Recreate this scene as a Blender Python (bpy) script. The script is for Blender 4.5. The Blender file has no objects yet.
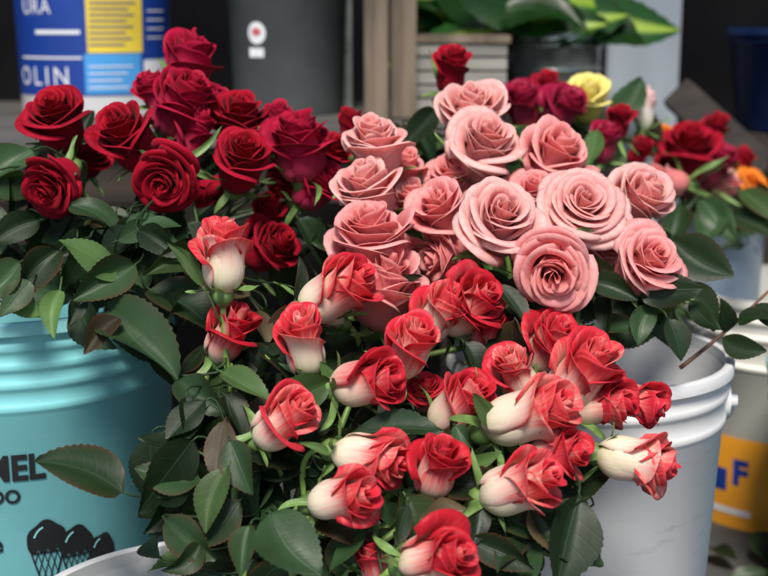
import bpy, bmesh, math, random
from mathutils import Vector, Matrix
R=math.radians
rng=random.Random(7)
SC=bpy.context.scene
COL=SC.collection
# ------------------------------------------------------------ camera
PITCH=R(12); CAM=Vector((0,0,0.75)); K=0.6/768
FW=Vector((0,math.cos(PITCH),-math.sin(PITCH))); UP=Vector((0,math.sin(PITCH),math.cos(PITCH))); RT=Vector((1,0,0))
def P(px,py,d): return CAM+d*(FW+RT*((px-384)*K)+UP*(-(py-288)*K))
def proj(p):
    q=p-CAM; d=q.dot(FW); return 384+q.dot(RT)/d/K, 288-q.dot(UP)/d/K, d
def camdir(a,th):
    a=R(a); th=R(th)
    return (RT*math.cos(a)*math.sin(th)+UP*math.sin(a)*math.sin(th)-FW*math.cos(th)).normalized()
cd=bpy.data.cameras.new('camera'); cam=bpy.data.objects.new('camera',cd); COL.objects.link(cam)
cam.location=CAM; cam.rotation_euler=(math.pi/2-PITCH,0,0); cd.lens=60; cd.sensor_width=36; cd.clip_end=200; cd.clip_start=0.02
cd.dof.use_dof=True; cd.dof.focus_distance=1.05; cd.dof.aperture_fstop=5.8
SC.camera=cam
# ------------------------------------------------------------ materials
def newmat(name):
    m=bpy.data.materials.new(name); m.use_nodes=True; nt=m.node_tree; nt.nodes.clear()
    return m,nt,nt.nodes,nt.links
def ramp(N,stops):
    r=N.new('ShaderNodeValToRGB'); e=r.color_ramp.elements
    while len(e)<len(stops): e.new(0.5)
    for i,(p,c) in enumerate(stops):
        e[i].position=min(1,p); e[i].color=(c[0],c[1],c[2],1)
    return r
def math_(N,L,op,a,b=None,c=None):
    n=N.new('ShaderNodeMath'); n.operation=op
    for i,x in enumerate((a,b,c)):
        if x is None: continue
        if isinstance(x,(int,float)): n.inputs[i].default_value=x
        else: L.new(x,n.inputs[i])
    return n.outputs[0]
def mixc(N,L,f,a,b,mode='MIX'):
    n=N.new('ShaderNodeMix'); n.data_type='RGBA'; n.blend_type=mode
    for s,x in ((n.inputs[0],f),(n.inputs[6],a),(n.inputs[7],b)):
        if isinstance(x,(int,float)): s.default_value=x
        elif isinstance(x,tuple): s.default_value=(x[0],x[1],x[2],1)
        else: L.new(x,s)
    return n.outputs[2]
def attr_uvtr(N,L):
    a=N.new('ShaderNodeAttribute'); a.attribute_name='pa'
    s=N.new('ShaderNodeSeparateColor'); L.new(a.outputs['Color'],s.inputs[0])
    return s.outputs[0],s.outputs[1],s.outputs[2],a.outputs['Alpha']
def petal_mat(name,outer,inner,amp=0.15,trans=0.22,rough=0.5,streak=0.25,dark=0.0,spec=0.3,edge=0.22,vary=0.0,fine=2.6):
    m,nt,N,L=newmat(name)
    v,u,t2,rn=attr_uvtr(N,L)
    side=math_(N,L,'GREATER_THAN',t2,1.5)          # 1 on the inner face of a petal
    t=math_(N,L,'MINIMUM',math_(N,L,'ABSOLUTE',math_(N,L,'SUBTRACT',t2,math_(N,L,'MULTIPLY',side,2.0))),1.0)
    cb=N.new('ShaderNodeCombineXYZ'); L.new(math_(N,L,'MULTIPLY',u,22.0),cb.inputs[0]); L.new(math_(N,L,'MULTIPLY',v,1.4),cb.inputs[1]); L.new(math_(N,L,'MULTIPLY',rn,37.0),cb.inputs[2])
    no=N.new('ShaderNodeTexNoise'); no.inputs['Scale'].default_value=1.0; no.inputs['Detail'].default_value=5; L.new(cb.outputs[0],no.inputs['Vector'])
    c2=N.new('ShaderNodeCombineXYZ'); L.new(math_(N,L,'MULTIPLY',u,3.2),c2.inputs[0]); L.new(math_(N,L,'MULTIPLY',v,1.8),c2.inputs[1]); L.new(math_(N,L,'MULTIPLY',rn,91.0),c2.inputs[2])
    n2=N.new('ShaderNodeTexNoise'); n2.inputs['Scale'].default_value=1.0; n2.inputs['Detail'].default_value=3; L.new(c2.outputs[0],n2.inputs['Vector'])
    au=math_(N,L,'ABSOLUTE',math_(N,L,'SUBTRACT',u,0.5)); au2=math_(N,L,'MULTIPLY',math_(N,L,'POWER',math_(N,L,'MULTIPLY',au,2.0),5.0),edge)
    vv=math_(N,L,'ADD',v,au2)
    vv=math_(N,L,'ADD',vv,math_(N,L,'MULTIPLY',math_(N,L,'SUBTRACT',no.outputs['Fac'],0.5),amp*fine))
    vv=math_(N,L,'ADD',vv,math_(N,L,'MULTIPLY',math_(N,L,'SUBTRACT',n2.outputs['Fac'],0.5),amp*3.4))
    if vary: vv=math_(N,L,'ADD',vv,math_(N,L,'MULTIPLY',math_(N,L,'SUBTRACT',rn,0.5),vary))
    ro=ramp(N,outer); ri=ramp(N,inner); L.new(vv,ro.inputs[0]); L.new(vv,ri.inputs[0])
    c=mixc(N,L,side,ro.outputs[0],ri.outputs[0])
    sk=math_(N,L,'MULTIPLY_ADD',no.outputs['Fac'],streak,1.0-streak*0.55)
    sc=N.new('ShaderNodeCombineColor'); [L.new(sk,sc.inputs[i]) for i in range(3)]
    c=mixc(N,L,1.0,c,sc.outputs[0],'MULTIPLY')
    if dark>0:  # layer shading put into the colour: darker, deeper petals towards the bloom centre
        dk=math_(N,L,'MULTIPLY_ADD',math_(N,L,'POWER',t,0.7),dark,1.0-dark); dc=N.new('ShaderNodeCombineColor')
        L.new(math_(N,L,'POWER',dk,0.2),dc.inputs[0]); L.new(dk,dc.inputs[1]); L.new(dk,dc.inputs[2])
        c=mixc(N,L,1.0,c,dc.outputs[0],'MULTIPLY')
    bp=N.new('ShaderNodeBump'); bp.inputs['Strength'].default_value=0.25; bp.inputs['Distance'].default_value=0.001; L.new(math_(N,L,'ADD',no.outputs['Fac'],n2.outputs['Fac']),bp.inputs['Height'])
    b=N.new('ShaderNodeBsdfPrincipled'); L.new(c,b.inputs['Base Color']); b.inputs['Roughness'].default_value=rough
    b.inputs['Specular IOR Level'].default_value=spec; L.new(bp.outputs[0],b.inputs['Normal'])
    b.inputs['Sheen Weight'].default_value=0.04
    tr=N.new('ShaderNodeBsdfTranslucent'); L.new(c,tr.inputs[0])
    mx=N.new('ShaderNodeMixShader'); mx.inputs[0].default_value=trans; L.new(b.outputs[0],mx.inputs[1]); L.new(tr.outputs[0],mx.inputs[2])
    o=N.new('ShaderNodeOutputMaterial'); L.new(mx.outputs[0],o.inputs[0]); return m
def leaf_mat(name,top,under,rough=0.42,trans=0.12,nv=7.0,stripe=None,sw=3.2):
    m,nt,N,L=newmat(name)
    v,u,t,rn=attr_uvtr(N,L)
    au=math_(N,L,'MULTIPLY',math_(N,L,'ABSOLUTE',math_(N,L,'SUBTRACT',u,0.5)),2.0)
    ph=math_(N,L,'MULTIPLY',math_(N,L,'SUBTRACT',v,math_(N,L,'MULTIPLY',math_(N,L,'POWER',au,1.3),0.2)),math_(N,L,'MULTIPLY_ADD',rn,3.0,nv-1.5))
    fr=math_(N,L,'ABSOLUTE',math_(N,L,'SUBTRACT',math_(N,L,'FRACT',ph),0.5))
    side=math_(N,L,'SUBTRACT',1.0,math_(N,L,'MINIMUM',math_(N,L,'MULTIPLY',fr,9.0),1.0))
    mid=math_(N,L,'SUBTRACT',1.0,math_(N,L,'MINIMUM',math_(N,L,'MULTIPLY',au,16.0),1.0))
    vein=math_(N,L,'MAXIMUM',math_(N,L,'MULTIPLY',side,0.22),mid)
    tc=N.new('ShaderNodeTexCoord'); no=N.new('ShaderNodeTexNoise'); no.inputs['Scale'].default_value=45; no.inputs['Detail'].default_value=5; L.new(tc.outputs['Object'],no.inputs['Vector'])
    lo=tuple(x*0.32 for x in top); hi=tuple(min(1,x*2.7) for x in top)
    c1=mixc(N,L,math_(N,L,'POWER',rn,2.2),lo,hi); c1=mixc(N,L,math_(N,L,'MULTIPLY',no.outputs['Fac'],0.8),c1,tuple(x*0.4 for x in top))
    wl=tuple(min(1,x*2.0+0.012) for x in top)
    c1=mixc(N,L,math_(N,L,'MULTIPLY',vein,0.25),c1,wl)
    if stripe:
        sp_=math_(N,L,'SUBTRACT',1.0,math_(N,L,'MINIMUM',math_(N,L,'MULTIPLY',au,sw),1.0))
        c1=mixc(N,L,math_(N,L,'MULTIPLY',math_(N,L,'POWER',sp_,0.5),math_(N,L,'GREATER_THAN',rn,0.45)),c1,stripe)
    ed=math_(N,L,'MULTIPLY',math_(N,L,'POWER',au,8.0),t)
    c1=mixc(N,L,ed,c1,(0.08,0.03,0.015))
    c2=mixc(N,L,math_(N,L,'MULTIPLY',vein,0.4),under,tuple(min(1,x*1.5) for x in under))
    g=N.new('ShaderNodeNewGeometry'); c=mixc(N,L,g.outputs['Backfacing'],c1,c2)
    h=math_(N,L,'SUBTRACT',math_(N,L,'MULTIPLY',no.outputs['Fac'],1.4),math_(N,L,'MULTIPLY',vein,0.6))
    bp=N.new('ShaderNodeBump'); bp.inputs['Strength'].default_value=0.38; bp.inputs['Distance'].default_value=0.001; L.new(h,bp.inputs['Height'])
    b=N.new('ShaderNodeBsdfPrincipled'); L.new(c,b.inputs['Base Color']); b.inputs['Specular IOR Level'].default_value=0.28
    L.new(math_(N,L,'MULTIPLY_ADD',no.outputs['Fac'],0.34,rough-0.12),b.inputs['Roughness'])
    L.new(bp.outputs[0],b.inputs['Normal'])
    tr=N.new('ShaderNodeBsdfTranslucent'); L.new(mixc(N,L,0.5,c,(0.12,0.20,0.015)),tr.inputs[0])
    mx=N.new('ShaderNodeMixShader'); mx.inputs[0].default_value=trans; L.new(b.outputs[0],mx.inputs[1]); L.new(tr.outputs[0],mx.inputs[2])
    o=N.new('ShaderNodeOutputMaterial'); L.new(mx.outputs[0],o.inputs[0]); return m
def surf(name,col,rough=0.5,var=0.2,scale=12,stretch=(1,1,1),bump=0.2,bd=0.002,metal=0.0,col2=None,spec=0.5,trans=0,scuff=None):
    m,nt,N,L=newmat(name)
    tc=N.new('ShaderNodeTexCoord'); mp=N.new('ShaderNodeMapping'); mp.inputs['Scale'].default_value=stretch; L.new(tc.outputs['Object'],mp.inputs[0])
    no=N.new('ShaderNodeTexNoise'); no.inputs['Scale'].default_value=scale; no.inputs['Detail'].default_value=6; L.new(mp.outputs[0],no.inputs['Vector'])
    n2=N.new('ShaderNodeTexNoise'); n2.inputs['Scale'].default_value=scale*9; n2.inputs['Detail'].default_value=3; L.new(mp.outputs[0],n2.inputs['Vector'])
    lo=col2 if col2 else tuple(x*(1-var*1.6) for x in col); hi=tuple(min(1,x*(1+var*0.6)) for x in col)
    r=ramp(N,[(0.3,lo),(0.65,hi)]); L.new(no.outputs['Fac'],r.inputs[0]); colo=r.outputs[0]
    if scuff:
        m3=N.new('ShaderNodeMapping'); m3.inputs['Scale'].default_value=(14,14,90); m3.inputs['Rotation'].default_value=(0.25,0.1,0); L.new(tc.outputs['Object'],m3.inputs[0])
        n3=N.new('ShaderNodeTexNoise'); n3.inputs['Scale'].default_value=1.6; n3.inputs['Detail'].default_value=8; n3.inputs['Roughness'].default_value=0.7; L.new(m3.outputs[0],n3.inputs['Vector'])
        rs=ramp(N,[(0.58,(0,0,0)),(0.70,(1,1,1))]); L.new(n3.outputs['Fac'],rs.inputs[0])
        colo=mixc(N,L,math_(N,L,'MULTIPLY',rs.outputs[0],0.4),colo,scuff)
    b=N.new('ShaderNodeBsdfPrincipled'); L.new(colo,b.inputs['Base Color']); b.inputs['Metallic'].default_value=metal; b.inputs['Specular IOR Level'].default_value=spec
    rr=math_(N,L,'MULTIPLY_ADD',n2.outputs['Fac'],0.25,rough-0.12); L.new(rr,b.inputs['Roughness'])
    bp=N.new('ShaderNodeBump'); bp.inputs['Strength'].default_value=bump; bp.inputs['Distance'].default_value=bd
    hh=math_(N,L,'ADD',no.outputs['Fac'],math_(N,L,'MULTIPLY',n2.outputs['Fac'],0.3)); L.new(hh,bp.inputs['Height']); L.new(bp.outputs[0],b.inputs['Normal'])
    o=N.new('ShaderNodeOutputMaterial')
    if trans:
        tr=N.new('ShaderNodeBsdfTranslucent'); L.new(r.outputs[0],tr.inputs[0]); mx=N.new('ShaderNodeMixShader'); mx.inputs[0].default_value=trans
        L.new(b.outputs[0],mx.inputs[1]); L.new(tr.outputs[0],mx.inputs[2]); L.new(mx.outputs[0],o.inputs[0])
    else: L.new(b.outputs[0],o.inputs[0])
    return m
M={}
M['bi']=petal_mat('bicolour_petal',
  [(0.0,(0.80,0.78,0.46)),(0.14,(0.94,0.88,0.64)),(0.48,(0.97,0.86,0.70)),(0.68,(0.96,0.62,0.53)),(0.86,(0.91,0.25,0.23)),(1.0,(0.84,0.08,0.10))],
  [(0.0,(0.94,0.86,0.62)),(0.44,(0.97,0.78,0.63)),(0.64,(0.95,0.50,0.42)),(0.83,(0.89,0.17,0.17)),(1.0,(0.78,0.035,0.065))],amp=0.15,trans=0.34,vary=0.36,streak=0.3,fine=4.4)
M['bired']=petal_mat('bicolour_deep_petal',
  [(0.0,(0.80,0.76,0.44)),(0.16,(0.95,0.86,0.64)),(0.40,(0.96,0.72,0.59)),(0.62,(0.93,0.42,0.36)),(0.85,(0.85,0.11,0.13)),(1.0,(0.76,0.03,0.06))],
  [(0.0,(0.94,0.76,0.54)),(0.38,(0.94,0.56,0.45)),(0.60,(0.89,0.22,0.21)),(0.82,(0.77,0.05,0.075)),(1.0,(0.64,0.015,0.035))],amp=0.15,trans=0.34,vary=0.36,streak=0.3,fine=4.4)
M['pink']=petal_mat('pink_petal',
  [(0.0,(0.78,0.66,0.34)),(0.22,(0.96,0.38,0.35)),(0.75,(0.96,0.36,0.37)),(1.0,(0.99,0.54,0.53))],
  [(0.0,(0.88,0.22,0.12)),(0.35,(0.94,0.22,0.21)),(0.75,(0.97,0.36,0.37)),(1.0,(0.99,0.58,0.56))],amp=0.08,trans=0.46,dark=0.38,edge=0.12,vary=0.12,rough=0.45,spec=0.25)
M['pinkpale']=petal_mat('pale_pink_petal',
  [(0.0,(0.84,0.76,0.46)),(0.22,(0.98,0.53,0.47)),(0.75,(0.98,0.50,0.49)),(1.0,(0.99,0.69,0.65))],
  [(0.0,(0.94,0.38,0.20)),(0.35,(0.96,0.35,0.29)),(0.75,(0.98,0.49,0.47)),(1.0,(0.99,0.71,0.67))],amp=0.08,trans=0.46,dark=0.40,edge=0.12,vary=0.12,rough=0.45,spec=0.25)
M['red']=petal_mat('dark_red_petal',
  [(0.0,(0.25,0.02,0.02)),(0.5,(0.34,0.003,0.022)),(1.0,(0.25,0.001,0.012))],
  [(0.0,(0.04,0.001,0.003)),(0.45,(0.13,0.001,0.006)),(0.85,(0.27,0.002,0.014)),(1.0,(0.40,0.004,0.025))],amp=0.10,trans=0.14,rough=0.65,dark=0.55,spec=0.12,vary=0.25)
M['crimson']=petal_mat('crimson_petal',
  [(0.0,(0.68,0.22,0.18)),(0.3,(0.66,0.06,0.14)),(0.7,(0.54,0.016,0.08)),(1.0,(0.38,0.005,0.04))],
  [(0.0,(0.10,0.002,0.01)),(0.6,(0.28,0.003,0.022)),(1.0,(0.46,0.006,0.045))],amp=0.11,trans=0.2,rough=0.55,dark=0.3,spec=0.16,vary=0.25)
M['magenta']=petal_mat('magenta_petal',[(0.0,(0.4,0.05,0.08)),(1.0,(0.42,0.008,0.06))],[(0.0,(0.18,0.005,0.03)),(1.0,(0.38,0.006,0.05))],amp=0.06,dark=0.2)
M['yellow']=petal_mat('yellow_petal',[(0.0,(0.8,0.7,0.2)),(0.6,(0.95,0.80,0.16)),(1.0,(0.96,0.87,0.38))],[(0.0,(0.85,0.66,0.08)),(1.0,(0.95,0.84,0.28))],amp=0.06)
M['white']=petal_mat('white_petal',[(0.0,(0.6,0.7,0.4)),(0.6,(0.85,0.8,0.72)),(1.0,(0.85,0.5,0.5))],[(0.0,(0.8,0.75,0.5)),(1.0,(0.88,0.75,0.7))],amp=0.1)
M['orange']=petal_mat('orange_petal',[(0.0,(0.8,0.5,0.05)),(1.0,(0.9,0.28,0.02))],[(0.0,(0.85,0.5,0.02)),(1.0,(0.9,0.24,0.02))],amp=0.06)
M['leaf']=leaf_mat('rose_leaf',(0.020,0.045,0.017),(0.055,0.10,0.042))
M['leafpale']=leaf_mat('rose_leaf_pale',(0.080,0.15,0.045),(0.13,0.22,0.085),rough=0.46,trans=0.26)
M['leafbrown']=leaf_mat('rose_leaf_reddish',(0.06,0.045,0.022),(0.11,0.085,0.045),rough=0.45)
M['leafbroad']=leaf_mat('broad_leaf',(0.014,0.07,0.012),(0.06,0.15,0.03),rough=0.3,nv=11,stripe=(0.28,0.42,0.05),sw=2.8)
M['sepal']=surf('sepal_green',(0.17,0.29,0.08),0.5,0.3,60,bump=0.2,trans=0.15)
M['stem']=surf('stem_green',(0.19,0.32,0.07),0.45,0.4,30,(1,1,0.3),0.2)
M['stemdark']=surf('stem_dark',(0.05,0.085,0.03),0.45,0.4,30,(1,1,0.3),0.2)
M['turq']=surf('turquoise_plastic',(0.22,0.60,0.64),0.5,0.08,8,bump=0.08,bd=0.001,scuff=(0.40,0.68,0.70),spec=0.35)
M['turqlid']=surf('turquoise_rim_plastic',(0.27,0.65,0.69),0.42,0.08,9,bump=0.05,bd=0.001,spec=0.35)
M['white_pl']=surf('white_plastic',(0.70,0.705,0.71),0.45,0.08,6,(1,1,0.35),0.10,0.001,col2=(0.56,0.56,0.56),scuff=(0.38,0.36,0.34))
M['cream_pl']=surf('cream_plastic',(0.86,0.84,0.76),0.42,0.06,7,bump=0.06,bd=0.001,scuff=(0.6,0.56,0.48))
M['blue_pl']=surf('light_blue_plastic',(0.46,0.58,0.72),0.4,0.1,7,bump=0.05,bd=0.001)
M['navy_pl']=surf('navy_plastic',(0.003,0.012,0.055),0.5,0.15,7,bump=0.05,bd=0.001,spec=0.25)
M['grey_pl']=surf('dark_grey_plastic',(0.070,0.080,0.082),0.5,0.15,10,bump=0.12,bd=0.001,scuff=(0.13,0.13,0.13))
M['black']=surf('black_print',(0.012,0.012,0.014),0.45,0.1,20,bump=0.03)
M['whitep']=surf('white_print',(0.8,0.82,0.85),0.45,0.05,20,bump=0.03)
M['bluep']=surf('blue_label_print',(0.012,0.05,0.30),0.35,0.12,10,bump=0.03)
M['skyp']=surf('sky_blue_print',(0.07,0.33,0.72),0.4,0.1,10,bump=0.03)
M['yelp']=surf('yellow_label_print',(0.80,0.60,0.06),0.45,0.1,10,bump=0.03)
M['orangep']=surf('orange_label_print',(0.98,0.40,0.03),0.45,0.1,10,bump=0.03)
M['pinkp']=surf('pink_print',(0.6,0.12,0.14),0.45,0.1,10,bump=0.03)
M['wood']=surf('weathered_wood',(0.17,0.13,0.095),0.75,0.45,6,(6,6,0.6),0.6,0.003)
M['woodh']=surf('weathered_wood_horizontal',(0.024,0.017,0.014),0.75,0.4,6,(0.6,6,6),0.6,0.003)
M['wooddk']=surf('dark_wood',(0.035,0.024,0.018),0.8,0.4,6,(0.6,6,6),0.5,0.003)
M['slat']=surf('grey_slat_wood',(0.28,0.265,0.24),0.7,0.3,6,(0.6,6,6),0.4,0.003)
M['bench']=surf('grey_bench_board',(0.11,0.105,0.10),0.6,0.25,5,(0.5,4,4),0.3,0.002)
M['metal']=surf('galvanised_metal',(0.42,0.45,0.42),0.3,0.25,14,bump=0.15,bd=0.001,metal=0.8)
M['bluegrey']=surf('pale_painted_post',(0.38,0.43,0.49),0.6,0.12,5,(3,3,0.5),0.2,0.002)
M['wall']=surf('dark_wall',(0.034,0.027,0.024),0.85,0.35,3,bump=0.4,bd=0.004)
M['floor']=surf('dark_concrete',(0.075,0.075,0.075),0.7,0.4,5,bump=0.5,bd=0.004)
M['awn']=surf('awning_cloth',(0.05,0.05,0.055),0.9,0.2,4,bump=0.2)
M['water']=surf('grey_water',(0.05,0.07,0.07),0.15,0.2,6,bump=0.05)
M['shadeblue']=surf('bluish_shade_water',(0.44,0.53,0.70),0.25,0.1,6,bump=0.05)  # pale blue disc colour stands in for the white bucket's interior in bluish shade
# ------------------------------------------------------------ mesh helpers
class MB:
    def __init__(s): s.v=[]; s.f=[]; s.a=[]
    def add(s,vs,fs,at=None):
        o=len(s.v); s.v+=[Vector(x) for x in vs]; s.f+=[tuple(i+o for i in f) for f in fs]
        s.a+=at if at else [(0,0.5,0,0.5)]*len(vs)
    def grid(s,pts,at,nu,nv):
        fs=[]
        for j in range(nv-1):
            for i in range(nu-1):
                a=j*nu+i; fs.append((a,a+1,a+nu+1,a+nu))
        s.add(pts,fs,at)
    def shell(s,po,pi,at,nu,nv):
        # petal with real thickness: outer sheet, inner sheet, closed along the rim
        n=nu*nv; fs=[]
        for j in range(nv-1):
            for i in range(nu-1):
                a=j*nu+i; fs.append((a,a+1,a+nu+1,a+nu)); fs.append((n+a+nu,n+a+nu+1,n+a+1,n+a))
        for i in range(nu-1):
            a=(nv-1)*nu+i; fs.append((a,a+1,n+a+1,n+a))
        for j in range(nv-1):
            a=j*nu; fs.append((a,a+nu,n+a+nu,n+a)); b=j*nu+nu-1; fs.append((b+nu,b,n+b,n+b+nu))
        s.add(po+pi,fs,at+[(q[0],q[1],q[2]+2.0,q[3]) for q in at])
    def tube(s,pts,r0,r1=None,n=8,caps=True):
        r1=r0 if r1 is None else r1
        m=len(pts); vs=[]; prev=None
        for i,p in enumerate(pts):
            t=(pts[min(i+1,m-1)]-pts[max(i-1,0)]).normalized()
            if prev is None: x=t.orthogonal().normalized()
            else:
                x=prev-t*prev.dot(t)
                x=x.normalized() if x.length>1e-6 else t.orthogonal().normalized()
            prev=x; y=t.cross(x); r=r0+(r1-r0)*i/(m-1)
            for k in range(n):
                a=2*math.pi*k/n; vs.append(p+(x*math.cos(a)+y*math.sin(a))*r)
        fs=[]
        for i in range(m-1):
            for k in range(n):
                k2=(k+1)%n; fs.append((i*n+k,i*n+k2,(i+1)*n+k2,(i+1)*n+k))
        if caps: fs.append(tuple(range(n-1,-1,-1))); fs.append(tuple((m-1)*n+k for k in range(n)))
        s.add(vs,fs)
    def box(s,c,sz,rot=None):
        bm=bmesh.new(); bmesh.ops.create_cube(bm,size=1)
        for v in bm.verts: v.co=Vector((v.co.x*sz[0],v.co.y*sz[1],v.co.z*sz[2]))
        bmesh.ops.bevel(bm,geom=bm.edges[:],offset=min(sz)*0.08,segments=2,affect='EDGES')
        bm.verts.index_update()
        vs=[(rot@v.co if rot else v.co)+Vector(c) for v in bm.verts]
        s.add(vs,[tuple(v.index for v in f.verts) for f in bm.faces]); bm.free()
    def lathe(s,prof,c,n=72):
        vs=[];fs=[];m=len(prof)
        for r,z in prof:
            for k in range(n):
                a=2*math.pi*k/n; vs.append(Vector((c[0]+r*math.sin(a),c[1]-r*math.cos(a),c[2]+z)))
        for i in range(m-1):
            for k in range(n):
                k2=(k+1)%n; fs.append((i*n+k,i*n+k2,(i+1)*n+k2,(i+1)*n+k))
        s.add(vs,fs)
    def build(s,name,mat,parent=None,org=None,smooth=True):
        org=Vector(org) if org is not None else (Vector(parent.location) if parent is not None and parent.parent is None else (Vector(parent.parent.location) if parent is not None else Vector((0,0,0))))
        me=bpy.data.meshes.new(name); me.from_pydata([v-org for v in s.v],[],s.f)
        at=me.attributes.new('pa','FLOAT_COLOR','POINT'); flat=[x for q in s.a for x in q]; at.data.foreach_set('color',flat)
        if smooth: me.polygons.foreach_set('use_smooth',[True]*len(me.polygons))
        me.materials.append(mat); me.update()
        o=bpy.data.objects.new(name,me); COL.objects.link(o)
        if parent is not None: o.parent=parent
        else: o.location=org
        return o
def thing(name,label,cat,loc,group=None):
    o=bpy.data.objects.new(name,None); COL.objects.link(o); o.location=loc; o.empty_display_size=0.02
    o['label']=label; o['category']=cat
    if group: o['group']=group
    return o
def sharp(o,ang=35):
    me=o.data
    bm=bmesh.new(); bm.from_mesh(me)
    for e in bm.edges:
        if len(e.link_faces)==2 and e.calc_face_angle(0)>R(ang): e.smooth=False
    bm.to_mesh(me); bm.free()
# ------------------------------------------------------------ buckets
class Bucket:
    def __init__(b,name,label,px,py,d,Rt,mat,taper=0.86,ribs=(0.035,0.062,0.09),H=None,z0=0,lipmat=None,cat='bucket',lip=0.006,thick=0.003,water=True,n=96,wl=0.55,wm='water',rh=0.0038):
        c=P(px,py,d); b.cx,b.cy,b.zr=c.x,c.y,c.z; b.Rt=Rt; b.z0=z0 if H is None else c.z-H; b.H=c.z-b.z0; b.Rb=Rt*taper
        b.root=thing(name,label,cat,(b.cx,b.cy,b.z0))
        pr=[(0.001,0.004),(b.Rb-0.01,0.004),(b.Rb-0.006,0),(b.Rb-0.001,0.001),(b.r(0.004),0.005)]
        rl=sorted([b.H-x for x in ribs])
        for z in rl:
            pr+=[(b.r(z-0.006),z-0.006),(b.r(z)+rh*.7,z-0.004),(b.r(z)+rh,z-0.002),(b.r(z)+rh,z+0.001),(b.r(z)+rh*.7,z+0.0028),(b.r(z+.0045),z+0.0045)]
        zt=b.H
        pr+=[(b.r(zt-0.012),zt-0.012)]
        body=MB(); 
        inn=[(b.r(zt-0.012)-thick,zt-0.012),(b.r(zt*0.5)-thick,zt*0.5),(b.Rb-thick,0.008),(0.001,0.008)]
        body.lathe(pr,(b.cx,b.cy,b.z0),n); o=body.build('body',mat,b.root); sharp(o,55)
        il=MB(); il.lathe(inn,(b.cx,b.cy,b.z0),n); il.build('inner_wall',mat,b.root)
        L=MB(); r=b.r(zt)
        L.lathe([(r-thick,zt-0.0125),(r-thick-0.0003,zt-0.001),(r-0.001,zt),(r+lip*0.6,zt),(r+lip,zt-0.002),(r+lip,zt-0.012),(r+lip-0.002,zt-0.013),(r-0.0005,zt-0.0125)],(b.cx,b.cy,b.z0),n)
        o=L.build('rim',lipmat or mat,b.root); sharp(o,60)
        if water:
            w=MB(); zz=b.H*wl; w.lathe([(0.001,zz),(b.r(zz)-thick-0.0005,zz)],(b.cx,b.cy,b.z0),48); w.build('water',M[wm],b.root)
    def r(b,z): return b.Rb+(b.Rt-b.Rb)*z/b.H
    def hit(b,px,py):
        dr=(FW+RT*((px-384)*K)+UP*(-(py-288)*K)); t=0.3
        while t<5:
            q=CAM+dr*t; rr=math.hypot(q.x-b.cx,q.y-b.cy)
            if rr<=b.r(q.z-b.z0): break
            t+=0.001
        if t>=5: print('MISS',px,py)
        return math.atan2(q.x-b.cx,-(q.y-b.cy)),q.z
    def wrap(b,x,z,a0,off):
        r=b.r(z-b.z0); a=a0+x/b.Rt
        return Vector((b.cx+(r+off)*math.sin(a),b.cy-(r+off)*math.cos(a),z))
    def patch(b,name,mat,p0,p1,off=0.0008,parent=None):
        a0,z1=b.hit(*p0); a1,_=b.hit(p1[0],p0[1]); _,z0=b.hit(p0[0],p1[1])
        return b.patch_az(name,mat,a0,a1,z0,z1,off,parent)
    def patch_az(b,name,mat,a0,a1,z0,z1,off=0.0008,parent=None):
        n=max(3,int(abs(a1-a0)/0.06)); m=MB(); pts=[];at=[]
        for j in (0,1):
            for i in range(n+1):
                a=a0+(a1-a0)*i/n; z=z0+(z1-z0)*j; r=b.r(z-b.z0)+off
                pts.append(Vector((b.cx+r*math.sin(a),b.cy-r*math.cos(a),z))); at.append((0,0.5,0,0.5))
        m.grid(pts,at,n+1,2); return m.build(name,mat,parent or b.root)
    def flat(b,name,mat,bm,a0,z0,off=0.0016):
        xs=[v.co.x for v in bm.verts]; x=min(xs)
        while x<max(xs):
            bmesh.ops.bisect_plane(bm,geom=bm.verts[:]+bm.edges[:]+bm.faces[:],plane_co=(x,0,0),plane_no=(1,0,0)); x+=0.005
        bm.verts.index_update(); m=MB()
        m.add([b.wrap(v.co.x,z0+v.co.y,a0,off) for v in bm.verts],[tuple(v.index for v in f.verts) for f in bm.faces])
        return m.build(name,mat,b.root)
    def text(b,name,mat,s,p0,hpx,wpx=None,bold=0.03,space=1.0):
        a0,z0=b.hit(*p0); _,z1=b.hit(p0[0],p0[1]-hpx); h=z1-z0
        cu=bpy.data.curves.new('t','FONT'); cu.body=s; cu.size=1; cu.offset=bold; cu.resolution_u=4; cu.space_character=space
        o=bpy.data.objects.new('t',cu); COL.objects.link(o); bpy.context.view_layer.update()
        dg=bpy.context.evaluated_depsgraph_get(); me=bpy.data.meshes.new_from_object(o.evaluated_get(dg))
        bm=bmesh.new(); bm.from_mesh(me); bpy.data.objects.remove(o); bpy.data.curves.remove(cu); bpy.data.meshes.remove(me)
        xs=[v.co.x for v in bm.verts]; ys=[v.co.y for v in bm.verts]
        sy=h/(max(ys)-min(ys)); sx=sy
        if wpx:
            a1,_=b.hit(p0[0]+wpx,p0[1]); sx=(a1-a0)*b.Rt/(max(xs)-min(xs))
        x0,y0=min(xs),min(ys)
        for v in bm.verts: v.co=Vector(((v.co.x-x0)*sx,(v.co.y-y0)*sy,0))
        ob=b.flat(name,mat,bm,a0,z0); bm.free(); return ob
BT=Bucket('plastic_bucket','turquoise plastic bucket printed with ice cream cones, holding the dark red roses',14,287,1.30,0.160,M['turq'],ribs=(0.024,0.042,0.060,0.082),lipmat=M['turqlid'],rh=0.0022)
BR=Bucket('plastic_bucket','white ribbed plastic bucket at the right front, holding the pink roses',588,350,1.25,0.134,M['white_pl'],taper=0.84,ribs=(0.030,0.056),wl=0.84,wm='shadeblue',rh=0.0026,lip=0.005)
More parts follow.
